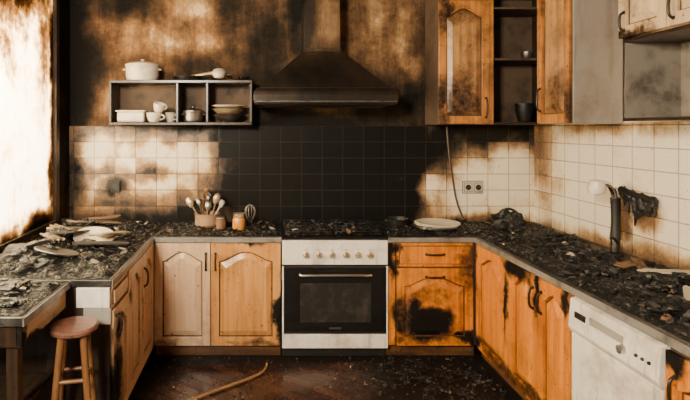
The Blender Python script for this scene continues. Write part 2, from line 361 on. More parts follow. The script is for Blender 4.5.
box('basin_bottom',KX0+.014,KX1-.014,KY0+.014,KY1-.014,.732,.74,M_dmetal,gs)

# ---------------------------------------------------------------- base cabinets
FB=Face('back',YF); FR=Face('right',1.60); FLt=Face('left',-.80)
g=grp('base_cabinet')
x0,x1=PX(154.5,YF),SX0-.004
box('carcass',x0,x1,YF+.001,YB-.02,.10,.86,M_carc,g); box('plinth',x0,x1,YF+.05,YF+.065,0.001,.10,M_plinth,g)
xm=PX(211,YF)
door(FB,x0+.004,xm-.003,.105,.855,M_beige,g,handle=(xm-.035,.72,True,.12),hmat=M_dmetal)
door(FB,xm+.003,x1-.003,.105,.855,M_tan,g,handle=(xm+.035,.72,True,.12),hmat=M_dmetal)
g=grp('base_cabinet')
x0,x1=SX1+.004,1.60
box('carcass',x0,x1-.002,YF+.001,YB-.02,.10,.86,M_carc,g); box('plinth',x0,x1,YF+.05,YF+.065,0.001,.10,M_plinth,g)
box('stile',x0,PX(395,YF),YF-.014,YF,.105,.855,M_orange,g)
xa,xb=PX(396,YF),PX(472,YF)
door(FB,xa,xb,.682,.855,M_orange,g,name='drawer_front',handle=((xa+xb)/2,.775,False,.13),hmat=M_dmetal)
door(FB,xa,xb,.105,.672,M_orange,g,handle=((xa+xb)/2,.61,False,.13),hmat=M_dmetal)
def rd(px): return 1.58*F/(px-260)
g=grp('base_cabinet')
yy=[YF-.03,rd(509),rd(538),rd(571)]
box('carcass',1.601,XR-.02,yy[3],YF,.10,.73,M_carc,g); box('top_rail',1.601,1.62,yy[3],YF,.735,.86,M_carc,g); box('plinth',1.65,1.665,yy[3],YF+.04,0.001,.10,M_plinth,g)
for a,b,hd in ((1,0,0),(2,1,0),(3,2,1)):
    y0,y1=yy[a]+.003,yy[b]-.003
    h=None if a==1 else ((y0+.04 if not hd else y1-.04),.72,True,.12)
    door(FR,y0,y1,.105,.855,M_orange,g,handle=h,hmat=M_dmetal)
g=grp('base_cabinet')
yd0=rd(664)
box('carcass',1.601,XR-.02,.92,yd0-.004,.10,.86,M_carc,g); box('plinth',1.65,1.665,.92,yd0,0.001,.10,M_plinth,g)
door(FR,yd0-.46,yd0-.01,.105,.84,M_orange,g,handle=(yd0-.06,.70,True,.11),hmat=M_dmetal); door(FR,.93,yd0-.47,.105,.84,M_orange,g)
g=grp('dishwasher'); ya,yb=yd0+.004,yy[3]-.006
box('tub',1.60,XR-.03,ya,yb,.09,.855,M_white,g); box('door_panel',1.578,1.599,ya,yb,.12,.67,M_white,g,.006)
V=[];
for y in (ya,yb): V+= [(1.60,y,.675),(1.572,y,.675),(1.560,y,.70),(1.572,y,.84),(1.60,y,.85)]
mk('control_panel',V,[(0,1,2,3,4),(5,6,7,8,9)]+[(i,(i+1)%5,5+(i+1)%5,5+i) for i in range(5)],M_white,g,.004)
box('handle_recess',1.5625,1.575,ya+.2,yb-.16,.765,.80,M_greyp,g)
box('display',1.560,1.572,yb-.13,yb-.05,.76,.79,M_dmetal,g)
lathe('program_knob',[(.001,.02),(.018,.02),(.022,0)],(1.566,ya+.20,.745),M_chrome,g,20,(0,-math.pi/2,0))
for i in range(3): lathe('button_%d'%i,[(.001,.008),(.007,.008),(.008,0)],(1.566,ya+.05+.035*i,.755),M_dmetal,g,12,(0,-math.pi/2,0))
g=grp('base_cabinet')
box('carcass',XL+.003,-.801,2.68,YB-.02,.10,.86,M_carc,g); box('plinth',-.87,-.855,2.68,YF+.04,0.001,.10,M_plinth,g)
box('end_panel',XL+.003,-.79,2.662,2.679,0.001,.66,M_darkwood,g); box('end_rail',-.965,-.79,2.655,2.679,.755,.86,M_white,g)
box('end_drawer',-.93,-.785,2.662,2.679,.665,.75,M_greyp,g)
ys=[2.68,3.0,3.34,YF-.03]
door(FLt,ys[0]+.003,ys[1]-.003,.74,.855,M_beige,g,name='drawer_front'); door(FLt,ys[0]+.003,ys[1]-.003,.105,.732,M_beige,g,handle=(ys[0]+.05,.64,True,.1),hmat=M_dmetal)
door(FLt,ys[1]+.003,ys[2]-.003,.105,.855,M_beige,g); door(FLt,ys[2]+.003,ys[3]-.003,.105,.855,M_beige,g,handle=(ys[2]+.05,.70,True,.12),hmat=M_dmetal)

# ---------------------------------------------------------------- stove
g=grp('oven_range'); a,b=SX0+.004,SX1-.004; yf=3.70
def SZ(py): return PZ(py,yf)
box('body',a,b,yf+.03,YB-.02,.10,.885,M_blackm,g); box('plinth',a,b,yf+.07,yf+.09,0.001,.095,M_char,g)
box('control_panel',a,b,yf,yf+.03,SZ(265),SZ(240.5),M_white,g,.006)
box('door_frame',a,b,yf+.004,yf+.029,SZ(334),SZ(266),M_blackm,g,.004)
box('door_glass',a+.012,b-.012,yf-.004,yf+.004,SZ(331),SZ(268),M_black,g,.004)
box('door_window',PX(300,yf),PX(371,yf),yf-.0055,yf-.004,SZ(322),SZ(283),plain('oven_window',(.02,.019,.018),.12,0,.5,(.08,.07,.06),10),g,.002)
box('side_trim_left',a,a+.012,yf-.003,yf+.004,SZ(334),SZ(266),M_white,g,.002); box('side_trim_right',b-.012,b,yf-.003,yf+.004,SZ(334),SZ(266),M_white,g,.002)
box('lower_panel',a,b,yf,yf+.029,SZ(348.5),SZ(334.5),M_white,g,.004)
box('badge',PX(329,yf),PX(341,yf),yf-.0055,yf-.004,SZ(329),SZ(327),M_chrome,g,.0)
hz=SZ(274)
tube('door_handle',[(PX(300,yf),yf-.005,hz),(PX(300,yf),yf-.04,hz),(PX(303,yf),yf-.045,hz),(PX(367,yf),yf-.045,hz),(PX(370,yf),yf-.04,hz),(PX(370,yf),yf-.005,hz)],.010,M_chrome,g,smooth=False)
M_knob=plain('knob_brass',(.50,.38,.24),.3,.6,.4)
for i,px in enumerate((306,319,332,346,358,370)):
    c=(PX(px,yf),yf,SZ(255))
    lathe('knob_%d'%i,[(.001,.034),(.013,.034),(.017,.028),(.018,.008),(.024,.006),(.024,0)],c,M_knob,g,20,(math.pi/2,0,0))
    box('knob_mark_%d'%i,c[0]-.002,c[0]+.002,yf-.0365,yf-.034,c[2]-.002,c[2]+.013,M_char,g,0)
    box('panel_mark_%d'%i,c[0]-.010,c[0]+.010,yf-.001,yf,c[2]+.034,c[2]+.038,M_char,g,0)
box('cooktop',a-.0,b+.0,yf+.002,YB-.03,.886,.903,M_black,g,.004)
for i,(cx,cy) in enumerate(((.36,3.87),(.74,3.87),(.36,4.13),(.74,4.13))):
    lathe('burner_%d'%i,[(.05,0),(.05,.008),(.035,.010),(.035,.016),(.001,.017)],(cx,cy,.903),M_blackm,g,24)
for k,(xa_,xb_) in enumerate(((.20,.53),(.57,.90))):
    for y in (3.77,3.87,4.0,4.13,4.23): tube('grate_%d'%k,[(xa_,y,.903),(xa_,y,.928),(xb_,y,.928),(xb_,y,.903)],.005,M_blackm,g,smooth=False)
    for x in (xa_,(xa_+xb_)/2,xb_): tube('grate_bar_%d'%k,[(x,3.77,.928),(x,4.23,.928)],.005,M_blackm,g,smooth=False)

# ---------------------------------------------------------------- hood
def hood_mat():
    m=Mt('smoke_stained_hood',.30,.5)
    n=m.noise(3,8,.7); wp=m.warp(.2,4); st=m.noise(1.,6,.7,stretch=(9,9,1.2))
    b=m.blobs([((.49,4,1.95),(.85,1,.42),.60),((.33,4,2.75),(.12,1,.7),.65),((.5,4,2.85),(.3,1,.14),.5)],wp,.2)
    v=m.math('ADD',b,m.math('MULTIPLY',m.math('SUBTRACT',n,.5),1.2)); v=m.math('ADD',v,m.math('MULTIPLY',m.math('SUBTRACT',st,.5),1.1))
    v=m.math('ADD',v,.30)
    c=m.ramp(v,[(.0,(.34,.21,.10)),(.3,(.13,.077,.040)),(.55,(.042,.029,.020)),(1,(.014,.0125,.011))])
    m.col(c); m.bump(m.noise(20,5),.15,.004); return m.m
MH=hood_mat(); g=grp('range_hood'); hx=.495
def loft(nm,rings,mat,par):
    V=[];Fc=[]
    for (z,hw,y0) in rings: V+=[(hx-hw,y0,z),(hx+hw,y0,z),(hx+hw,YB-.014,z),(hx-hw,YB-.014,z)]
    for j in range(len(rings)-1):
        for i in range(4): Fc.append((j*4+i,j*4+(i+1)%4,j*4+4+(i+1)%4,j*4+4+i))
    Fc+=[(0,1,2,3),tuple(range(len(V)-4,len(V)))]
    return mk(nm,V,Fc,mat,par,.004)
loft('chimney',[(2.335,.145,4.03),(2.96,.14,4.03)],MH,g)
loft('chimney_collar',[(2.31,.152,4.02),(2.334,.152,4.02)],MH,g)
loft('canopy',[(2.005,.50,3.83),(2.04,.46,3.845),(2.10,.385,3.88),(2.17,.31,3.925),(2.24,.235,3.975),(2.309,.155,4.015)],MH,g)
loft('rim',[(1.875,.525,3.795),(1.89,.54,3.79),(1.95,.545,3.79),(1.975,.54,3.795),(2.004,.52,3.81)],MH,g)
box('filter_grille',hx-.5,hx+.5,3.84,YB-.05,1.868,1.874,M_dmetal,g)
tube('front_rail',[(hx-.53,3.785,1.90),(hx+.53,3.785,1.90)],.006,M_metal,g,smooth=False)

# ---------------------------------------------------------------- wall shelf
g=grp('wall_shelf'); ds=4.06
a,b=PX(109,ds),PX(252,ds); zt=PZ(80,ds); zb=PZ(125,ds)
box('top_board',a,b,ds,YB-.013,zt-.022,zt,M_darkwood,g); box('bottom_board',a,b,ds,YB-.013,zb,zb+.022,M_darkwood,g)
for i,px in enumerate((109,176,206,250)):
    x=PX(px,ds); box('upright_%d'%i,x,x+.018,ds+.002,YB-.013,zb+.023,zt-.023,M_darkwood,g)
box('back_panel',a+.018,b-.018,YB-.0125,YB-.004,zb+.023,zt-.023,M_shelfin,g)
sz=zt; fl=zb+.022
def pot(nm,c,r,h,mat,lid=True,handles=True):
    g=grp(nm)
    lathe('body',[(.001,0),(r*.88,0),(r*.95,.01),(r,h*.3),(r,h-.01),(r*1.05,h),(r*1.0,h+.001),(r*.95,h-.008),(r*.92,.012),(.001,.012)],c,mat,g)
    if lid: lathe('lid',[(r*1.03,h+.002),(r*1.03,h+.008),(r*.8,h+.022),(r*.3,h+.034),(.012,h+.036),(.010,h+.045),(.018,h+.052),(.001,h+.058)],c,mat,g)
    if handles:
        for sgn in (-1,1):
            x=c[0]+sgn*r*.98; z=c[2]+h*.75
            tube('handle_%s'%('l' if sgn<0 else 'r'),[(x,c[1]-.025,z),(x+sgn*.025,c[1]-.022,z),(x+sgn*.025,c[1]+.022,z),(x,c[1]+.025,z)],.006,mat,g)
pot('enamel_pot',(PX(142,4.15),4.17,sz+.001),.135,.125,M_ceram)
g=grp('frying_pan')
lathe('pan',[(.001,0),(.10,0),(.125,.035),(.128,.035),(.105,.004),(.001,.006)],(PX(188,4.15),4.17,sz+.001),M_dmetal,g)
tube('handle',[(PX(202,4.15),4.15,sz+.035),(PX(215,4.15),4.12,sz+.05),(PX(232,4.15),4.10,sz+.045)],.010,M_dmetal,g)
g=grp('ladle'); c=(PX(219,4.1),4.10,sz+.062)
lathe('bowl',[(.001,-.05),(.038,-.04),(.06,0),(.062,.002),(.04,.028),(.001,.038)],c,M_ceram,g,24)
tube('handle',[(c[0]-.05,c[1],c[2]),(c[0]-.13,c[1]+.02,c[2]-.01),(c[0]-.26,c[1]+.02,c[2]-.035)],.012,M_knob,g)
g=grp('serving_bowl'); lathe('bowl',[(.03,0),(.05,.03),(.055,.035),(.02,.03),(.001,.03)],(PX(243,4.1),4.17,sz+.001),M_dmetal,g)
def cup(nm,c,r,h,mat,tilt=None,hd=True,g=None):
    g=g or grp(nm); lathe('cup',[(.001,0),(r*.6,0),(r*.7,h*.1),(r*.95,h*.6),(r,h),(r*.93,h),(r*.85,h*.55),(r*.5,h*.12),(.001,h*.12)],c,mat,g,24,tilt)
    if hd: tube('cup_handle',[(c[0]+r*.85,c[1]-.01,c[2]+h*.8),(c[0]+r*1.5,c[1]-.015,c[2]+h*.75),(c[0]+r*1.4,c[1]-.015,c[2]+h*.3),(c[0]+r*.75,c[1]-.01,c[2]+h*.25)],.005,mat,g)
g=grp('baking_dish'); xx=PX(117,4.1)
box('dish',xx,xx+.22,4.09,4.25,fl+.001,fl+.085,M_ceram,g,.015); box('rim',xx-.008,xx+.228,4.082,4.258,fl+.086,fl+.098,M_ceram,g,.004)
cup('teacup',(PX(154,4.1),4.10,fl+.002),.06,.075,M_ceram); cup('teacup',(PX(158,4.1),4.10,fl+.086),.05,.07,M_ceram,(.25,.3,0))
cup('teacup',(PX(168,4.1),4.20,fl+.002),.04,.08,M_ceram)
pot('saucepan',(PX(193,4.13),4.15,fl+.001),.08,.085,M_metal)
gb=grp('bowl_stack')
for i in range(2): lathe('mixing_bowl_%d'%i,[(.001,0),(.06,0),(.12,.05),(.135,.065),(.13,.065),(.11,.048),(.055,.008),(.001,.008)],(PX(228,4.13),4.165,fl+.001+.045*i),[M_metal,M_knob][i],gb)
lathe('serving_plate',[(.001,0),(.08,0),(.14,.02),(.138,.024),(.08,.006),(.001,.006)],(PX(228,4.13),4.16,fl+.115),M_ceram,gb)

# ---------------------------------------------------------------- upper cabinets
yu=3.98; zb=1.728; ztp=2.80
FU=Face('back',yu); FUR=Face('right',2.01)
g=grp('wall_cabinet')
a,m_,b=PX(438,yu),PX(489,yu),2.335
def carc(g,x0,x1,y0,y1,z0,z1,mat,open_='y',shelves=(),inm=None):
    t=.018; inm=inm or mat
    box('top',x0,x1,y0,y1,z1-t,z1,mat,g); box('bottom',x0,x1,y0,y1,z0,z0+t,mat,g)
    if open_=='y':
        box('side_a',x0,x0+t,y0,y1,z0+t,z1-t,mat,g); box('side_b',x1-t,x1,y0,y1,z0+t,z1-t,mat,g); box('back',x0+t,x1-t,y1-.008,y1,z0+t,z1-t,inm,g)
        for i,z in enumerate(shelves): box('shelf_%d'%i,x0+t,x1-t,y0+.02,y1-.008,z,z+t,inm,g)
    else:
        box('side_a',x0,x1,y0,y0+t,z0+t,z1-t,mat,g); box('side_b',x0,x1,y1-t,y1,z0+t,z1-t,mat,g); box('back',x1-.008,x1,y0+t,y1-t,z0+t,z1-t,inm,g)
        box('lining_far',x0+.004,x1-.008,y1-t-.003,y1-t,z0+t,z1-t,inm,g,0)
        for i,z in enumerate(shelves): box('shelf_%d'%i,x0+.02,x1-.008,y0+t,y1-t,z,z+t,inm,g)
carc(g,a,m_,yu+.001,YB-.014,zb,ztp,M_shelfin); door(FU,a,m_-.004,zb+.004,PZ(1,yu),M_uwood,g,handle=(m_-.035,zb+.13,True,.15),hmat=M_dmetal,panelmat=M_upanel)
g=grp('open_wall_cabinet')
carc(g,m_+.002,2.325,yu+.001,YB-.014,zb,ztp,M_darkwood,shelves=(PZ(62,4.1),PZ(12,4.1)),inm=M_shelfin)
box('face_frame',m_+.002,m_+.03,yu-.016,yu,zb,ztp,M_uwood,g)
cup('charred_jar',(PX(523,4.1),4.08,zb+.019),.07,.15,M_blackm,hd=False); cup('teacup',(PX(527,4.1),4.1,PZ(62,4.1)+.019),.05,.06,M_metal)
g=grp('wall_cabinet')
carc(g,2.012,XR-.014,3.25,3.632,zb,ztp,M_greyp,'x')
box('end_skin',2.012,XR-.014,3.244,3.249,zb,ztp,M_greyp,g,.001)
door(FUR,3.254,3.628,zb+.004,ztp-.004,M_uwood,g,handle=(3.585,zb+.17,True,.16),hmat=M_dmetal,panelmat=M_upanel)
g=grp('wall_cabinet')
zm=2.19
carc(g,2.012,XR-.014,1.45,2.81,zm,ztp,M_cream,'x')
door(FUR,2.478,2.805,zm+.004,ztp-.004,M_cream,g,handle=(2.76,zm+.09,True,.1),hmat=M_dmetal); door(FUR,2.14,2.47,zm+.004,ztp-.004,M_cream,g,handle=(2.43,zm+.09,True,.1),hmat=M_dmetal); door(FUR,1.46,2.13,zm+.004,ztp-.004,M_cream,g)
g=grp('open_wall_cabinet')
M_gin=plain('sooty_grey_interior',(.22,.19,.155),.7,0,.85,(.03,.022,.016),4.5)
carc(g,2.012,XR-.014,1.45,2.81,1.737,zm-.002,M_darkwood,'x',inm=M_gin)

# ---------------------------------------------------------------- wall fittings
def outlet(face,u,v,gang,mat,hole):
    g=grp('wall_outlet'); w=.085*gang
    def fbx(nm,a0,a1,b0,b1,n0,n1,mt): 
        mk(nm,[face(x,y,z) for x in (a0,a1) for y in (b0,b1) for z in (n0,n1)],BF,mt,g,.003)
    fbx('surround',u-w/2-.004,u+w/2+.004,v-.054,v+.054,0,.004,M_char)
    fbx('plate',u-w/2,u+w/2,v-.05,v+.05,.004,.014,mat)
    for i in range(gang):
        cu=u-w/2+.0425+.085*i
        fbx('frame_%d'%i,cu-.034,cu+.034,v-.038,v+.038,.014,.0165,M_groove if mat is not M_blackm else M_blackm)
        fbx('insert_%d'%i,cu-.031,cu+.031,v-.035,v+.035,.0165,.0175,mat)
        k=[face(cu+.024*math.cos(t*math.pi/10),v+.024*math.sin(t*math.pi/10),.0182) for t in range(20)]
        mk('socket_%d'%i,k,[tuple(range(20))],hole,g)
        for s in (-1,1):
            k=[face(cu+s*.010+.004*math.cos(t*math.pi/5),v+.004*math.sin(t*math.pi/5),.0188) for t in range(10)]
            mk('pin_%d'%i,k,[tuple(range(10))],M_char,g)
FW=Face('back',YB-.0125)
outlet(FW,PX(472,YB),PZ(187,YB),2,plain('outlet_plastic',(.50,.45,.37),.4,0,.5),M_blackm)
outlet(FW,PX(116,YB),PZ(186,YB),1,M_blackm,M_char)
g=grp('power_cable'); tube('cable',[(PX(446,YB),YB-.02,1.71),(PX(447,YB),YB-.03,1.5),(PX(452,YB),YB-.025,1.25),(PX(455,YB),YB-.04,1.05),(PX(461,YB),YB-.06,.93)],.008,plain('cable',(.07,.045,.03),.5),g)
g=grp('sink_faucet'); fx,fy=2.24,3.19
lathe('base',[(.045,0),(.045,.012),(.028,.02),(.026,.10),(.022,.11),(.001,.11)],(fx,fy,CT+.001),M_dmetal,g)
tube('riser',[(fx,fy,1.0),(fx,fy,1.22),(fx-.01,fy,1.31),(fx-.06,fy-.01,1.355),(fx-.12,fy-.02,1.35),(fx-.14,fy-.02,1.30)],.018,M_chrome,g)
tube('burnt_sleeve',[(fx,fy,1.0),(fx+.006,fy,1.12),(fx,fy,1.26)],.028,M_char,g,radii=[1.15,.75,1.05])
lathe('spray_head',[(.001,.060),(.038,.052),(.052,.01),(.046,-.028),(.001,-.038)],(fx-.13,fy-.02,1.318),M_ceram,g)
tube('lever',[(fx,fy-.02,.98),(fx-.05,fy-.06,1.03),(fx-.09,fy-.09,1.02)],.008,M_dmetal,g)
def lump(nm,c,s,mat,seed,amp=.45,par=None,sub=4,flatb=True):
    bm=bmesh.new(); bmesh.ops.create_icosphere(bm,subdivisions=sub,radius=1)
    for v in bm.verts:
        n=mn.fractal(v.co*1.8+Vector((seed*3.1,0,seed)),.9,2.,5); n2=mn.noise(v.co*9+Vector((seed,)*3))
        v.co*=1+amp*n+.06*n2
        v.co=Vector((v.co.x*s[0],v.co.y*s[1],(max(v.co.z,-.35) if flatb else v.co.z)*s[2]))
    zmin=min(v.co.z for v in bm.verts) if flatb else 0
    for v in bm.verts: v.co+=Vector(c)-Vector((0,0,zmin))
    me=bpy.data.meshes.new(nm); bm.to_mesh(me); bm.free(); me.materials.append(mat)
    return link(bpy.data.objects.new(nm,me),par)
g=grp('melted_utensil_rail')
tube('rail',[(XR-.045,2.93,1.275),(XR-.045,3.0,1.285),(XR-.045,3.1,1.288),(XR-.045,3.22,1.31)],.016,M_char,g,radii=[.7,1.2,1.,1.4])
for i,(y,z,sy,sz_) in enumerate(((2.97,1.26,.035,.035),(3.05,1.255,.045,.05),(3.13,1.27,.04,.045),(3.20,1.29,.03,.04),(3.09,1.20,.03,.045),(3.0,1.215,.02,.04))):
    lump('melted_blob_%d'%i,(XR-.042,y,z),(.022,sy,sz_),M_char,60+i,.5,g,3,False)
for i in range(9):
    y=2.96+.031*i+random.uniform(-.01,.01); z=1.26+.005*i; ln=random.choice([.05,.09,.13,.17,.22])*random.uniform(.8,1.15); w=random.uniform(.5,1.3)
    tube('drip_%d'%i,[(XR-.040,y,z+.01),(XR-.038,y+random.uniform(-.01,.01),z-ln*.3),(XR-.034,y+random.uniform(-.02,.02),z-ln*.65),(XR-.030,y+random.uniform(-.03,.03),z-ln)],.014,M_char,g,radii=[w,w*.9,w*.8,.2])

# ---------------------------------------------------------------- table & stool on left
M_pale=wood('table_scorched',(.54,.36,.16),(.38,.22,.085),[((-1.0,2.3,.77),(.3,.3,.03),.8),((-1.0,2.15,.85),(.3,.06,.2),.8)],dirt=.6,grain=(20,1.6,20))
g=grp('side_table')
box('top',XL+.003,-1.0,2.13,2.65,.862,CT,M_ctop,g); box('top_edge',-1.0,-.994,2.13,2.65,.862,.897,M_cedge,g,.001)
box('apron_side',-1.035,-1.012,2.15,2.64,.765,.861,M_pale,g); box('apron_front',XL+.02,-1.036,2.15,2.17,.765,.861,M_darkwood,g)
for i,(x,y) in enumerate(((-1.09,2.17),(-1.6,2.17),(-1.6,2.58))): box('leg_%d'%i,x,x+.05,y,y+.05,0.001,.764,M_darkwood,g)
box('leg_3',-1.09,-1.04,2.58,2.63,0.001,.764,M_darkwood,g)
box('lower_shelf',-1.6,-1.05,2.23,2.57,.44,.462,M_darkwood,g)
g=grp('stool'); sx,sy=-.905,2.46
M_seat=wood('stool_seat_wood',(.20,.095,.065),(.13,.060,.043),dirt=.6,edge=(.04,.02,.012)); M_leg=wood('stool_leg_wood',(.24,.11,.040),(.14,.060,.024),dirt=.7,edge=(.03,.015,.008))
lathe('seat',[(.001,0),(.10,0),(.113,.008),(.115,.022),(.106,.032),(.001,.034)],(sx,sy,.715),M_seat,g,36)
for i in range(4):
    an=math.pi/4+i*math.pi/2+.2; dx,dy=math.cos(an),math.sin(an)
    tube('leg_%d'%i,[(sx+.07*dx,sy+.07*dy,.716),(sx+.15*dx,sy+.15*dy,.012)],.017,M_leg,g,smooth=False)
    a2=an+math.pi/2
    for z in (.5,.28):
        t=.07+.08*(.716-z)/.70
        tube('rung_%d'%i,[(sx+t*dx,sy+t*dy,z),(sx+t*math.cos(a2),sy+t*math.sin(a2),z)],.010,M_leg,g,smooth=False)

# ---------------------------------------------------------------- counter objects
g=grp('utensil_crock'); ux,uy=PX(207,4.05),4.06
lathe('crock',[(.001,0),(.075,0),(.095,.02),(.10,.095),(.106,.108),(.096,.108),(.09,.09),(.07,.012),(.001,.012)],(ux,uy,CT+.012),plain('terracotta_sooty',(.34,.20,.115),.6,0,.7),g)
rr=random.Random(3)
for i in range(14):
    a=rr.uniform(0,6.28); t=rr.uniform(.04,.15); h=rr.uniform(.15,.25); mt=rr.choice([M_metal,M_knob,M_dmetal,M_leg,M_metal,M_blackm,M_ceram])
    p0=(ux+.03*math.cos(a),uy+.03*math.sin(a),CT+.03); p1=(ux+t*math.cos(a),uy+t*.6*math.sin(a),CT+.03+h)
    tube('stem_%d'%i,[p0,p1],.006,mt,g,smooth=False)
    k=rr.uniform(.8,1.3)
    lathe('head_%d'%i,[(.001,-.036*k),(.013*k,-.026*k),(.023*k,0),(.018*k,.025*k),(.001,.034*k)],p1,mt,g,14,(rr.uniform(-.4,.4),rr.uniform(-.5,.5),0),(1,.45))
g=grp('storage_jar'); c=(PX(239,3.95),3.93,CT+.014)
lathe('glass',[(.001,0),(.045,0),(.050,.01),(.050,.08),(.040,.098),(.001,.099)],c,plain('amber_jar',(.50,.21,.04),.2,0,.3),g); lathe('lid',[(.044,.10),(.044,.125),(.001,.127)],c,M_knob,g)
g=grp('storage_jar'); c=(PX(222,4.1),3.97,CT+.014)
lathe('glass',[(.001,0),(.038,0),(.042,.06),(.033,.075),(.001,.076)],c,M_wchip,g); lathe('lid',[(.035,.077),(.035,.09),(.001,.092)],c,M_metal,g)
g=grp('whisk'); wx,wy,wz=PX(250,4.05),4.08,CT+.03
for i in range(5):
    a=i*math.pi/5
    for s in (1,-1):
        tube('wire_%d'%i,[(wx+.002*s*math.cos(a),wy,wz),(wx+.045*s*math.cos(a),wy+.045*s*math.sin(a),wz+.07),(wx+.038*s*math.cos(a),wy+.038*s*math.sin(a),wz+.14),(wx,wy,wz+.155)],.0022,M_metal,g)
tube('grip',[(wx,wy,wz-.015),(wx,wy,wz+.01)],.008,M_dmetal,g,smooth=False)
PL=[(.001,0),(.10,0),(.17,.016),(.168,.02),(.10,.005),(.001,.005)]
gp=grp('plate_stack')
for i in range(4): lathe('dinner_plate_%d'%i,PL,(PX(433,4.0)+.01*i,3.98,CT+.014+.009*i),M_ceram if i>1 else M_metal,gp)
pot('charred_saucepan',(PX(398,4.1),4.1,CT+.014),.085,.055,M_blackm,False)
g=grp('charred_kettle'); kc=(PX(509,4.0),4.0,CT+.016)
lump('melted_body',kc,(.12,.10,.095),M_char,5,.3,g); tube('handle',[(kc[0]-.08,kc[1],kc[2]+.07),(kc[0]-.05,kc[1],kc[2]+.15),(kc[0]+.05,kc[1],kc[2]+.14),(kc[0]+.10,kc[1],kc[2]+.07)],.010,M_char,g)
tube('spout',[(kc[0]-.08,kc[1]-.02,kc[2]+.05),(kc[0]-.15,kc[1]-.03,kc[2]+.10)],.014,M_char,g,smooth=False)

# ---------------------------------------------------------------- ash & debris
def ash(nm,rects,mat,amp,seed,base=.0015,zz=CT,fade=.03,step=.012,par=None,cut=None):
    V=[];Fc=[]
    for (x0,x1,y0,y1) in rects:
        nx=max(2,int((x1-x0)/step)); ny=max(2,int((y1-y0)/step)); b=len(V); keep=[]
        for j in range(ny+1):
            for i in range(nx+1):
                x=x0+(x1-x0)*i/nx; y=y0+(y1-y0)*j/ny
                e=min(x-x0,x1-x,y-y0,y1-y)/fade; e=max(0,min(1,e))
                n=mn.fractal(Vector((x*5+seed,y*5,seed)),.7,2.1,5)+.35; n2=abs(mn.noise(Vector((x*26,y*26,seed))))+.5*abs(mn.noise(Vector((x*60,y*60,seed))))
                V.append((x,y,zz+base+e*max(0,amp*n)+e*.011*n2)); keep.append(cut is None or n*e>cut)
        for j in range(ny):
            for i in range(nx):
                k=j*(nx+1)+i
                if keep[k] and keep[k+nx+2]: Fc.append((b+k,b+k+1,b+k+nx+2,b+k+nx+1))
    return mk(nm,V,Fc,mat,par)
def shards(nm,n,reg,mats,wts,smin,smax,z,seed,hgt=.03,flat=.3,par=None):
    r=random.Random(seed); V=[];Fc=[];MI=[]
    for _ in range(n):
        x=r.uniform(reg[0],reg[1]); y=r.uniform(reg[2],reg[3]); L=r.uniform(smin,smax)*r.choice([.5,.7,1]); W=L*r.uniform(.2,.8); T=r.uniform(.003,.009)
        k=r.randint(4,6); M=Matrix.Translation((x,y,z+r.uniform(.004,hgt)))@Euler((r.gauss(0,flat),r.gauss(0,flat),r.uniform(0,6.28))).to_matrix().to_4x4()
        b=len(V); pts=[(L*.5*math.cos(2*math.pi*i/k+r.uniform(-.3,.3)),W*.5*math.sin(2*math.pi*i/k+r.uniform(-.3,.3))) for i in range(k)]
        V+=[M@Vector((p[0],p[1],0)) for p in pts]+[M@Vector((p[0]*.95,p[1]*.95,T)) for p in pts]
        mi=r.choices(range(len(mats)),wts)[0]
        fs=[tuple(range(b,b+k)),tuple(range(b+k,b+2*k))]+[(b+i,b+(i+1)%k,b+k+(i+1)%k,b+k+i) for i in range(k)]
        Fc+=fs; MI+=[mi]*len(fs)
    return mk(nm,V,Fc,mats,par,0,False,MI)
MM=[M_char,M_ash,M_wchip,M_chip]
gd=grp('burnt_debris')
ash('ash_layer',[(-.77,SX0-.01,3.73,4.28)],M_ashd,.016,1.,par=gd)
shards('shards',150,(-.75,.12,3.76,4.2),MM,(9,3,2,.3),.02,.06,CT,1,.03,par=gd)
gd=grp('burnt_debris')
ash('ash_layer',[(SX1+.01,2.30,3.73,4.28)],M_ashd,.016,1.,par=gd)
shards('shards',170,(.98,2.25,3.76,4.2),MM,(9,3,1,.2),.02,.06,CT,2,.03,par=gd)
ash('ash_in_basin',[(KX0+.022,KX1-.022,KY0+.022,KY1-.022)],M_ashd,.055,23.,zz=.868,par=gs)
shards('shards_in_basin',90,(KX0+.03,KX1-.03,KY0+.03,KY1-.03),MM,(10,3,1,.3),.03,.08,.89,12,.04,par=gs)
for i,(x,y,s) in enumerate(((1.92,3.3,.085),(2.06,3.1,.08),(1.86,3.08,.06),(2.10,3.36,.07),(1.80,3.22,.05))): lump('charred_lump_%d'%i,(x,y,CT-.01),(s*1.1,s,s*.5),M_ashd,i+71,.5,gs)
gd=grp('burnt_debris')
ash('ash_layer',[(1.60,2.30,KY1+.03,3.70)],M_ashd,.025,4.,step=.013,par=gd)
shards('shards',110,(1.62,2.26,KY1+.06,3.68),MM,(11,3,.8,.15),.02,.07,CT,13,.04,.35,par=gd)
for i,(x,y,s) in enumerate(((1.75,3.58,.06),(2.1,3.6,.07))): lump('charred_lump_%d'%i,(x,y,CT+.008),(s*1.1,s*.9,s*.45),M_ashd,i+11,.5,gd)
gd=grp('burnt_debris')
ash('ash_layer',[(1.60,KX0-.03,KY0-.02,KY1+.02)],M_ashd,.020,4.,step=.013,par=gd)
shards('shards',60,(1.62,KX0-.06,KY0,KY1),MM,(11,3,.8,.15),.02,.05,CT,14,.025,.3,par=gd)
gd=grp('burnt_debris')
ash('ash_layer',[(1.60,2.31,1.0,KY0-.03)],M_ashd,.028,4.,step=.013,par=gd)
shards('shards',480,(1.62,2.28,1.2,KY0-.06),MM,(12,3,.7,.15),.02,.07,CT,3,.035,.3,par=gd)
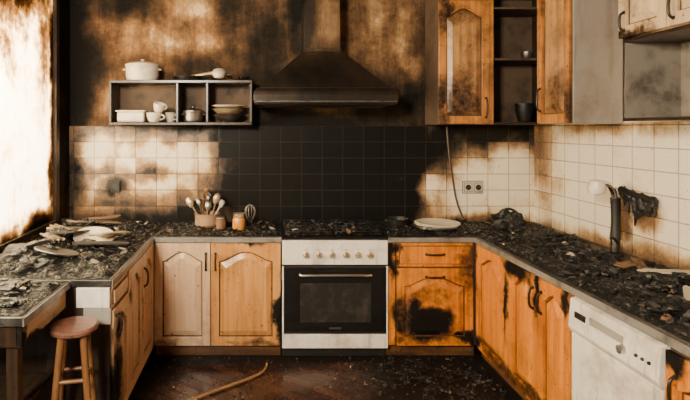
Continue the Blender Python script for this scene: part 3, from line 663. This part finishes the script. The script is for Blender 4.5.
for i,(x,y,L,W,rz) in enumerate(((2.12,2.83,.20,.05,1.1),(2.15,2.66,.26,.045,-.5),(2.02,2.80,.12,.06,.3),(1.95,2.3,.22,.04,.9))):
    splinter('board_%d'%i,(x,y,CT+.045),L,W,.010,(.1,-.08,rz),[M_wchip,M_chip][i%2],gd,i)
for i,(x,y,s) in enumerate(((1.95,2.55,.10),(2.15,2.35,.10),(1.8,2.2,.08),(1.75,2.75,.08),(2.05,1.9,.10),(2.2,2.55,.09),(1.7,2.45,.06),(2.0,2.15,.09),(1.88,2.78,.07),(2.2,2.12,.08))):
    lump('charred_lump_%d'%i,(x,y,CT+.006),(s*1.1,s*.9,s*.45),M_ashd,i+13,.5,gd)
gd=grp('burnt_debris')
ash('ash_layer',[(XL+.01,-.80,2.68,3.72)],M_ashl,.028,9.,step=.013,par=gd)
ash('ash_corner',[(XL+.01,-.78,3.73,4.28)],M_ashd,.03,12.,par=gd)
shards('shards',300,(XL+.06,-.83,2.72,4.2),MM,(14,4,2,.8),.025,.09,CT,4,.04,.3,par=gd)
M_plank=wood('splintered_plank',(.42,.31,.19),(.21,.145,.08),dirt=.85,thr=(.42,.62),grain=(4,12,30),edge=(.02,.014,.010)); 
for i,(px,py,L,W,rz,ry) in enumerate(((60,228,.5,.09,.25,.05),(95,236,.40,.10,-.45,-.08),(40,222,.42,.12,.7,.14),(100,246,.34,.08,.2,.04),(20,236,.4,.12,-.4,.16),(75,220,.45,.07,-.2,-.12),(120,240,.28,.10,.9,.05),(70,240,.3,.13,1.3,.10),(50,246,.36,.06,-.9,-.05))):
    d=.75*F/(py-128); x=PX(px,d)
    x=min(max(x,XL+.30),-1.00)
    splinter('plank_%d'%i,(x,min(d,4.0),CT+.045+.008*i),L,W,.010,(random.uniform(-.08,.08),ry,rz),[M_plank,M_wchip,M_plank,M_char][i%4],gd,i+20)
for i,(x,y,s) in enumerate(((-1.35,3.5,.13),(-1.4,3.1,.13),(-1.0,3.9,.08),(-1.42,3.95,.12),(-1.1,3.3,.08),(-1.2,3.75,.09),(-1.0,3.0,.07),(-1.25,2.82,.09),(-.95,3.55,.06))): lump('ash_heap_%d'%i,(x,y,CT+.006),(s*1.2,s,s*.55),[M_ashd,M_char][i%2],i+31,.5,gd)
lathe('broken_dish_0',PL,(-1.12,3.42,CT+.055),M_ceram,gd,32,(.25,.12,0),(.8,.8)); lathe('broken_dish_1',PL,(-1.2,2.98,CT+.06),M_metal,gd,32,(-.15,.2,0),(.75,.75))
gd=grp('burnt_debris')
ash('ash_layer',[(XL+.01,-1.01,2.15,2.64)],M_ashl,.024,15.,base=.003,par=gd)
shards('shards',120,(XL+.06,-1.04,2.17,2.60),MM,(14,4,2,.7),.03,.08,CT+.010,5,.035,.15,par=gd)
for i,(x,y,s) in enumerate(((-1.2,2.45,.06),(-1.35,2.3,.07),(-1.12,2.28,.04))): lump('charred_lump_%d'%i,(x,y,CT+.006),(s*1.2,s,s*.5),M_char,i+81,.5,gd)
gd=grp('burnt_debris')
ash('ash_layer',[(SX0+.03,SX1-.03,3.75,4.25)],M_ashd,.012,21.,zz=.904,par=gd)
shards('shards',130,(SX0+.04,SX1-.04,3.76,4.25),MM,(8,2,.6,.1),.03,.07,.905,6,.03,par=gd)
gd=grp('floor_debris')
ash('ash_layer',[(.75,1.60,2.7,3.77)],M_ashd,.014,41.,zz=0,fade=.20,par=gd,cut=.36)
shards('shards_right',560,(.6,1.58,2.8,3.76),MM,(10,4,.7,.12),.010,.038,0,7,.015,.2,par=gd)
shards('shards_left',260,(-.75,.6,2.9,3.76),MM,(7,3,2,.3),.005,.022,0,8,.008,.2,par=gd)
g=grp('rubber_hose'); tube('hose',[(.05,3.62,.013),(.045,3.55,.013),(.0,3.47,.013),(-.10,3.385,.013),(-.22,3.30,.013),(-.33,3.22,.013),(-.45,3.12,.013),(-.7,2.95,.013)],.009,plain('hose_rubber',(.28,.15,.06),.4,0,.4),g)

# ---------------------------------------------------------------- lights, world, camera
w=bpy.data.worlds.new('world'); bpy.context.scene.world=w; w.use_nodes=True
w.node_tree.nodes['Background'].inputs[0].default_value=(1.,.90,.74,1); w.node_tree.nodes['Background'].inputs[1].default_value=.42
def area(nm,loc,tgt,sx,sy,e,col):
    l=bpy.data.lights.new(nm,'AREA'); l.shape='RECTANGLE'; l.size=sx; l.size_y=sy; l.energy=e; l.color=col
    o=link(bpy.data.objects.new(nm,l)); o.location=loc; o.rotation_euler=(Vector(tgt)-Vector(loc)).to_track_quat('-Z','Y').to_euler(); return o
area('window_daylight',(-2.5,3.0,2.1),(-1.,3.0,1.8),2.0,2.2,1100,(1,.88,.68))
area('added_rear_key',(-1.35,-.6,2.6),(1.0,4.2,1.1),.6,.6,285,(1,.86,.66))  # added key lamp behind the camera, no window stands there
c=bpy.data.cameras.new('camera'); c.sensor_width=36; c.lens=36*F/690; c.shift_x=85/690; c.shift_y=-72/690; c.clip_start=.05
co=link(bpy.data.objects.new('camera',c)); co.location=(0,0,CZ); co.rotation_euler=(math.pi/2,0,0)
bpy.context.scene.camera=co
